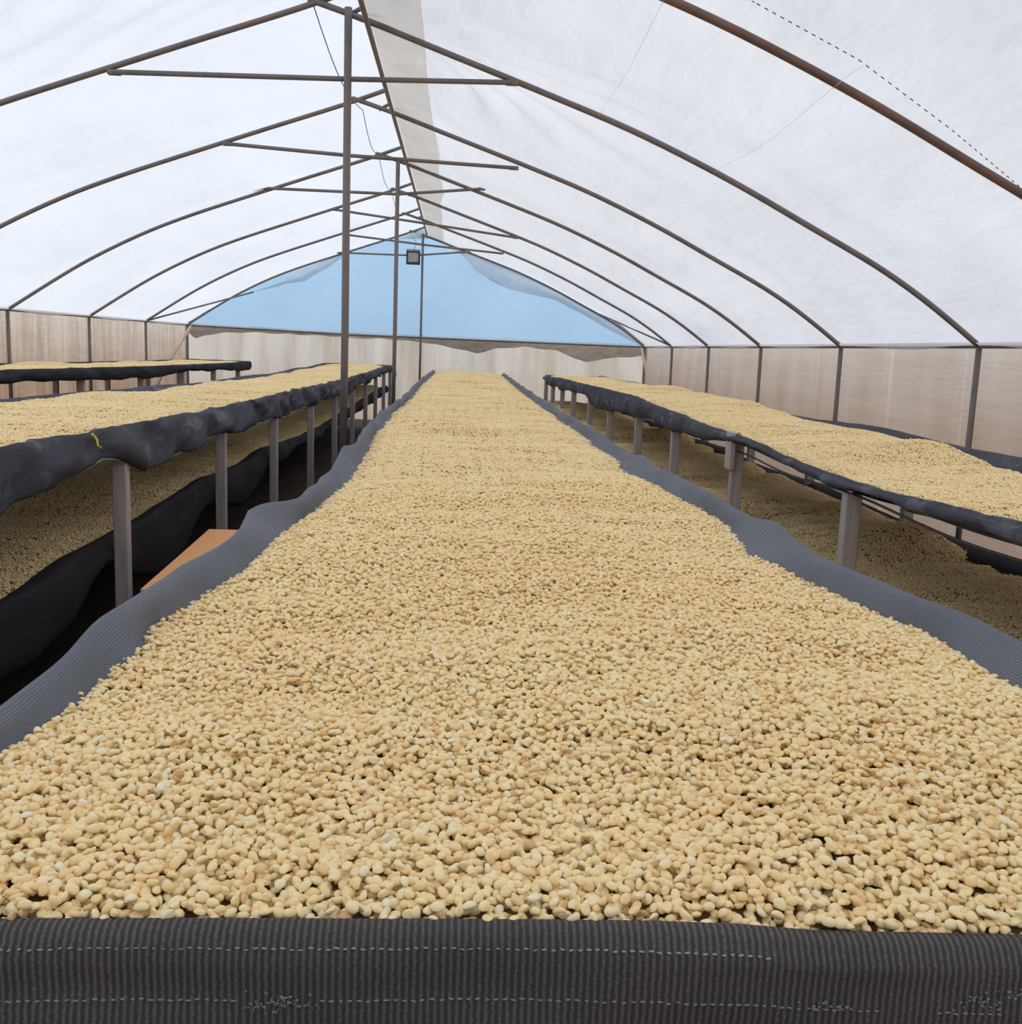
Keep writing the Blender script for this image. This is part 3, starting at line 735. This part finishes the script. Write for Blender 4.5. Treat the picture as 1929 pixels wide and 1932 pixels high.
# frayed holes with loose threads on the lower seam
vs, fs = [], []
for cx, cz, n_ in ((-.118, -.470, 90), (.285, -.472, 30), (.40, -.468, 44), (.43, -.462, 24)):
    for q in range(n_):
        x = cx + rng.normal(0, .011); z = CH + cz + rng.normal(0, .0035) ; a = rng.uniform(0, 3.14); l = rng.uniform(.001, .003)
        dx, dz = math.cos(a)*l/2, math.sin(a)*l/2; y = .668 - rng.uniform(0, .002); k = len(vs)
        vs += [(x-dx, y, z-dz), (x+dx, y-.001, z+dz), (x+dx, y, z+dz+.0007), (x-dx, y+.001, z-dz+.0007)]; fs.append((k, k+1, k+2, k+3))
o = pydata('frayed_threads', vs, fs, M['stitch'], tc); o['kind'] = 'stuff'
# belly net under the beans, rails and legs
def under(name, xl, xr, zt, y0, y1, material, parent, sagk=.03, posts=None):
    ys = np.linspace(y0, y1, 200); t = np.linspace(0, 1, 18); P = np.zeros((200, 18, 3)); U = np.zeros((200, 18, 2))
    sn = SineNoise(12, 5, 4, 95)
    for j in range(18):
        x = xl(ys)*(1-t[j]) + xr(ys)*t[j]
        z = zt(ys) - .04 - sagk*math.sin(math.pi*t[j])**.6 - .008*sn(x, ys)*math.sin(math.pi*t[j])
        P[:, j, 0] = x; P[:, j, 1] = ys; P[:, j, 2] = z; U[:, j, 0] = x; U[:, j, 1] = ys
    return grid(name, P, material, parent, U=U, thick=.002, off=0)
under('net_bed', rimL, rimR, lambda y: CH-.44+0*y, .69, 18.05, M['net_dark'], tc)
legs(tc, -.40, CP, [CH-.53]*len(CP), .03); legs(tc, .64, CP, [CH-.53]*len(CP), .03)
box('rail', (-.42, .72, CH-.53), (-.39, 18.0, CH-.50), M['post'], tc); box('rail', (.66, .72, CH-.53), (.69, 18.0, CH-.50), M['post'], tc)

# ---- left table, two tiers
LP = [2.0, 3.68, 5.22, 6.70, 8.35, 9.95, 11.6, 13.2, 14.75, 16.3, 17.75]
LX = -1.2
rzl = interp([(.5, -.29), (2.7, -.302), (3.33, -.318), (5.3, -.342), (6.8, -.352), (10.9, -.368), (14, -.36), (17.9, -.342)])
backL = interp([(.5, -2.45), (5.0, -2.42), (5.9, -2.45), (6.5, -2.40), (7.0, -2.25), (12, -2.22), (17.9, -2.35)])
xlU = lambda y: backL(y) + .05 + .05*bumpf(y, [5.6], .5) + 0*y
xrU = lambda y: LX - .055 + .008*np.sin(np.asarray(y)*3.1)
tl = empty('drying_table'); tag(tl, 'two-tier drying table left of the central one, draped in dark net', 'table', 'net drying tables')
skirt_bot = interp([(.5, -.47), (2.3, -.47), (2.66, -.485), (2.85, -.472), (3.1, -.45), (3.45, -.425), (3.6, -.445), (3.72, -.49), (3.85, -.508), (4.05, -.492), (4.6, -.478), (5.0, -.462), (5.2, -.468), (5.6, -.497), (6.1, -.49), (6.7, -.505), (7.2, -.50), (8.3, -.515), (8.9, -.50), (10, -.50), (10.7, -.535), (11.6, -.52), (12.3, -.48), (13.2, -.50), (14, -.47), (16, -.45), (17.9, -.46)])
edge_n = SineNoise(10, 1, 5, 99)
def skirt_sec(X, zr, zb, posts, s, drop=0):
    """Net over a rim at X; s = +1 when the outside faces +x."""
    def f(y):
        z = CH+float(zr(y)); b = CH+float(zb(y)) + .006*float(edge_n(0, y)); p = float(bumpf(y, posts, .16)); h = z-b
        return dens([(X-s*.11, z-.055), (X-s*.055, z-.022), (X-s*.022, z-.004), (X, z), (X+s*.012, z-.012), (X+s*(.02+.012*p), z-h*.25), (X+s*(.026+.02*p), z-h*.5),
                     (X+s*(.022+.022*p), z-h*.75), (X+s*(.012+.018*p), b+.01), (X+s*(.0+.01*p), b)], 3)
    return f
yl = np.linspace(.5, 17.85, 640)
sweep('net_skirt', yl, skirt_sec(LX, rzl, skirt_bot, LP, 1), M['net_skirt'], tl, wr=.018, wseed=110)
hem = [(LX+.004, y, CH+float(skirt_bot(y)) + .006*float(edge_n(0, y))-.002) for y in np.linspace(3.3, 8, 160)]
tube('net_hem', hem, .0035, M['hem_grey'], tl, 6)
rzb = lambda y: rzl(y) - .012 + .008*np.sin(y*1.9)
def backsec(y):
    x = float(backL(y)); z = CH+float(rzb(y))
    return dens([(x+.10, z-.05), (x+.03, z-.008), (x, z), (x-.02, z-.02), (x-.02, z-.10), (x, z-.15)], 2)
sweep('net_skirt', yl, backsec, M['net_skirt'], tl, wr=.006, wseed=113)
under('net_bed', backL, lambda y: LX+0*y, lambda y: CH+rzl(y)-.03, .5, 17.85, M['net_dark'], tl, .045)
# far end net
def end_net(x0, x1, y, z, parent, drop=.10):
    xs_ = np.linspace(x0, x1, 40); pr = [(-.08, -.05), (-.02, -.01), (0, 0), (.012, -.02), (.012, -drop)]
    P = np.zeros((40, 5, 3)); U = np.zeros((40, 5, 2)); n_ = SineNoise(8, 8, 8, int(abs(x0*10)))
    for j, (dy, dz) in enumerate(pr):
        P[:, j, 0] = xs_; P[:, j, 1] = y+dy; P[:, j, 2] = CH+z+dz + .004*n_(xs_, 0); U[:, j, 0] = j*.03; U[:, j, 1] = xs_
    return grid('net_end', P, M['net_skirt'], parent, U=U, thick=.0025, off=0)
end_net(-2.35, LX, 17.85, -.345, tl)
heap('bean_heap', 'cream coffee beans on the upper tier of the left table', xlU, xrU,
     heapz(lambda y: rzl(y)-.034, xlU, xrU, .9), .6, 17.75)
legs(tl, LX-.010, LP, [CH+float(rzl(y))-.05 for y in LP], .026)
legs(tl, -2.25, LP, [CH+float(rzl(y))-.07 for y in LP], .030)
# lower tier
lz = interp([(.5, -.72), (2.66, -.752), (3.06, -.722), (3.6, -.695), (4.33, -.695), (5.2, -.662), (5.7, -.685), (6.34, -.685), (6.75, -.66), (7.5, -.69), (8.4, -.725), (10.0, -.735), (13, -.70), (17.5, -.655)])
lb = interp([(.5, -.93), (2.66, -.945), (3.05, -.95), (3.35, -.91), (3.62, -.79), (3.9, -.865), (4.3, -.955), (4.7, -.94), (5.15, -.79), (5.5, -.84), (5.95, -.915), (6.5, -.90), (6.75, -.77), (7.4, -.83), (8.3, -.78), (9, -.84), (10, -.80), (12, -.82), (17.9, -.78)])
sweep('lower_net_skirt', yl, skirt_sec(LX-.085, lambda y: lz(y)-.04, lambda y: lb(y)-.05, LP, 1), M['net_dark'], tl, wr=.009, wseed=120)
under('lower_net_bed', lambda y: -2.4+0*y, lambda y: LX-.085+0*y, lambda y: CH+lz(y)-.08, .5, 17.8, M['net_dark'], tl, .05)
heap('bean_heap', 'shaded coffee beans on the lower tier of the left table', lambda y: -2.38+0*y, lambda y: LX-.14+.012*np.sin(y*4.), 
     heapz(lambda y: lz(y)-.07, lambda y: -2.38+0*y, lambda y: LX-.14+.012*np.sin(y*4.), 1.2), .6, 17.6)
# dark cloth added behind the lower tier to keep the space below black
def lowback(y): return dens([(-2.40, CH-.68), (-2.43, CH-.80), (-2.42, 0.0)], 4)
sweep('added_dark_cloth', yl, lowback, M['net_dark'], tl, wr=.012, wseed=130)
# yellow tie on the net
tube('yellow_tie', [(LX+.035, 3.28, CH-.315), (LX+.042, 3.30, CH-.335), (LX+.05, 3.28, CH-.352), (LX+.05, 3.31, CH-.362)], .0045, M['yellow'], tl, 6)
# loose wire loop at the far end
tube('wire_loop', [(LX+.02, 17.8, CH-.37), (LX+.08, 17.85, CH-.42), (LX+.09, 17.85, CH-.52), (LX+.02, 17.8, CH-.72), (LX-.03, 17.8, CH-1.0)], .006, M['wire'], tl, 6)

# ---- right table, two tiers
RP = [2.1, 3.78, 5.42, 7.0, 8.48, 10.1, 11.7, 13.45, 14.95, 16.5, 17.85]
RX = 1.5
rzr = interp([(.5, -.40), (2.57, -.405), (3.1, -.425), (3.5, -.445), (3.78, -.447), (4.4, -.44), (5.0, -.415), (5.42, -.405), (6.1, -.41), (7.0, -.385), (7.42, -.385), (8.58, -.355), (10.1, -.36), (12.4, -.38), (15, -.39), (17.8, -.437)])
rbr = interp([(.5, -.46), (2.56, -.468), (3.3, -.478), (3.78, -.492), (4.41, -.468), (4.8, -.455), (5.3, -.448), (5.6, -.462), (6.0, -.50), (6.5, -.515), (7.4, -.51), (8.5, -.525), (9.4, -.54), (10.4, -.58), (11.05, -.59), (12.3, -.50), (13.5, -.53), (14.9, -.56), (16, -.55), (17.15, -.58), (17.8, -.50)])
tr_ = empty('drying_table'); tag(tr_, 'two-tier drying table right of the central one, with a rolled dark net rim', 'table', 'net drying tables')
sweep('net_skirt', yl, skirt_sec(RX, rzr, rbr, RP, -1), M['net_skirt'], tr_, wr=.008, wseed=140)
backR = interp([(.5, 2.62), (4.4, 2.60), (5.1, 2.58), (6.2, 2.62), (6.9, 2.5), (9, 2.55), (17.9, 2.45)])
def backsecR(y):
    x = float(backR(y)); z = CH-.40+.008*math.sin(y*2.3)
    return dens([(x-.10, z-.05), (x-.03, z-.012), (x, z), (x+.02, z-.02), (x+.02, z-.10), (x, z-.14)], 2)
sweep('net_skirt', yl, backsecR, M['net_skirt'], tr_, wr=.005, wseed=143)
end_net(RX, 2.45, 17.85, -.42, tr_)
under('net_bed', lambda y: RX+0*y, backR, lambda y: CH+rzr(y)+.002, .5, 17.85, M['net_dark'], tr_, .03)
xlR = lambda y: RX + .06 + .01*np.sin(np.asarray(y)*2.7)
xrR = lambda y: backR(y) - .05 - .06*bumpf(y, [3.9, 6.9], .35)
heap('bean_heap', 'cream coffee beans on the upper tier of the right table', xlR, xrR, heapz(lambda y: rzr(y)-.016, xlR, xrR, .9), .6, 17.75)
legs(tr_, RX+.022, RP, [CH+float(rzr(y))-.05 for y in RP], .032); legs(tr_, 2.5, RP, [CH-.47]*len(RP), .03)
# bare leg head proud of the net at the third post
box('leg', (RX-.035, 5.36, CH-.60), (RX-.004, 5.46, CH-.395), M['post'], tr_, .004)
for z_, r_ in ((-.455, .006), (-.50, .005)):
    tube('tension_wire', [(RX+.02, y, CH+z_-.02*math.sin((y-.6)*2.0)**2) for y in np.linspace(1.5, 6.2, 60)], r_, M['black'], tr_, 6)
lzr = lambda y: -.885 + .012*np.sin(np.asarray(y)*1.3)
xlow, xhow = (lambda y: 1.16 + .03*np.sin(np.asarray(y)*2.2)), (lambda y: 2.50+0*np.asarray(y))
heap('bean_heap', 'shaded brownish coffee beans on the lower tier of the right table', xlow, xhow, heapz(lzr, xlow, xhow, 1.6), .6, 17.6)
def lowR(y): return dens([(1.22, CH-.94), (1.14, CH-.89), (1.10, CH-.872), (1.08, CH-.89), (1.09, CH-1.03)], 2)
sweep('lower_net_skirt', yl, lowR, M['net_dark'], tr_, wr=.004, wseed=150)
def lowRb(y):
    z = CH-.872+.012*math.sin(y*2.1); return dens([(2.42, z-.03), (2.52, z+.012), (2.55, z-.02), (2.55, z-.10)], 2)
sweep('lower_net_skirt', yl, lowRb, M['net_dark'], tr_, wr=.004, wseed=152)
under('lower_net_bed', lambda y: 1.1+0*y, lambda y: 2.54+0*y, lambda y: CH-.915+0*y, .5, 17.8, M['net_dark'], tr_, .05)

# ---- far left table by the wall
FP = [8.2, 10.2, 12.1, 13.85, 15.6, 17.3]
FX = -3.68
fz = interp([(.5, -.30), (8.4, -.312), (10.2, -.33), (12.3, -.352), (14, -.36), (16.1, -.372), (18.1, -.372)])
fb = interp([(.5, -.40), (8.4, -.425), (9.5, -.435), (11, -.47), (12.1, -.50), (13, -.485), (14, -.455), (16, -.48), (17.5, -.53), (18.1, -.52)])
tf = empty('drying_table'); tag(tf, 'drying table standing along the left wall, seen almost edge on', 'table', 'net drying tables')
yf = np.linspace(4, 18.1, 300)
sweep('net_skirt', yf, skirt_sec(FX, fz, fb, FP, 1), M['net_dark'], tf, wr=.008, wseed=160)
def bf(y):
    z = CH+float(fz(y))-.0; return dens([(-4.70, z-.04), (-4.78, z), (-4.80, z-.02), (-4.79, z-.12)], 2)
sweep('net_skirt', yf, bf, M['net_dark'], tf, wr=.004, wseed=163)
end_net(-4.78, FX, 18.1, -.37, tf)
under('net_bed', lambda y: -4.78+0*y, lambda y: FX+0*y, lambda y: CH+fz(y)-.03, 4, 18.1, M['net_dark'], tf, .03)
heap('bean_heap', 'thin bright strip of coffee beans on the table by the left wall', lambda y: -4.72+0*y, lambda y: FX-.05+0*y,
     heapz(lambda y: fz(y)-.028, lambda y: -4.72+0*y, lambda y: FX-.05+0*y, .9), 4.1, 18.0)
legs(tf, FX-.04, FP, [CH+float(fz(y))-.05 for y in FP], .035); legs(tf, -4.7, FP, [CH+float(fz(y))-.06 for y in FP], .03)

# ---- orange board in the left aisle
bo = empty('board_bench', (-.9, 3.7, 0)); tag(bo, 'orange plywood board lying on a low stand in the left aisle', 'board')
me = bpy.data.meshes.new('board_top')
vs = [(-1.00, 3.2), (-.62, 3.2), (-.62, 4.28), (-1.045, 4.28)]
V_ = [(x+.9, y-3.7, CH-.80) for x, y in vs] + [(x+.9, y-3.7, CH-.818) for x, y in vs]
me.from_pydata(V_, [], [(0, 1, 2, 3), (7, 6, 5, 4), (0, 4, 5, 1), (1, 5, 6, 2), (2, 6, 7, 3), (3, 7, 4, 0)]); me.update()
link('board_top', me, M['plank'], bo)
for x, y in ((-.95, 3.3), (-.68, 3.3), (-.97, 4.2), (-.68, 4.2)):
    box('leg', (x-.02+.9, y-.02-3.7, -.01), (x+.02+.9, y+.02-3.7, CH-.818), M['post'], bo)
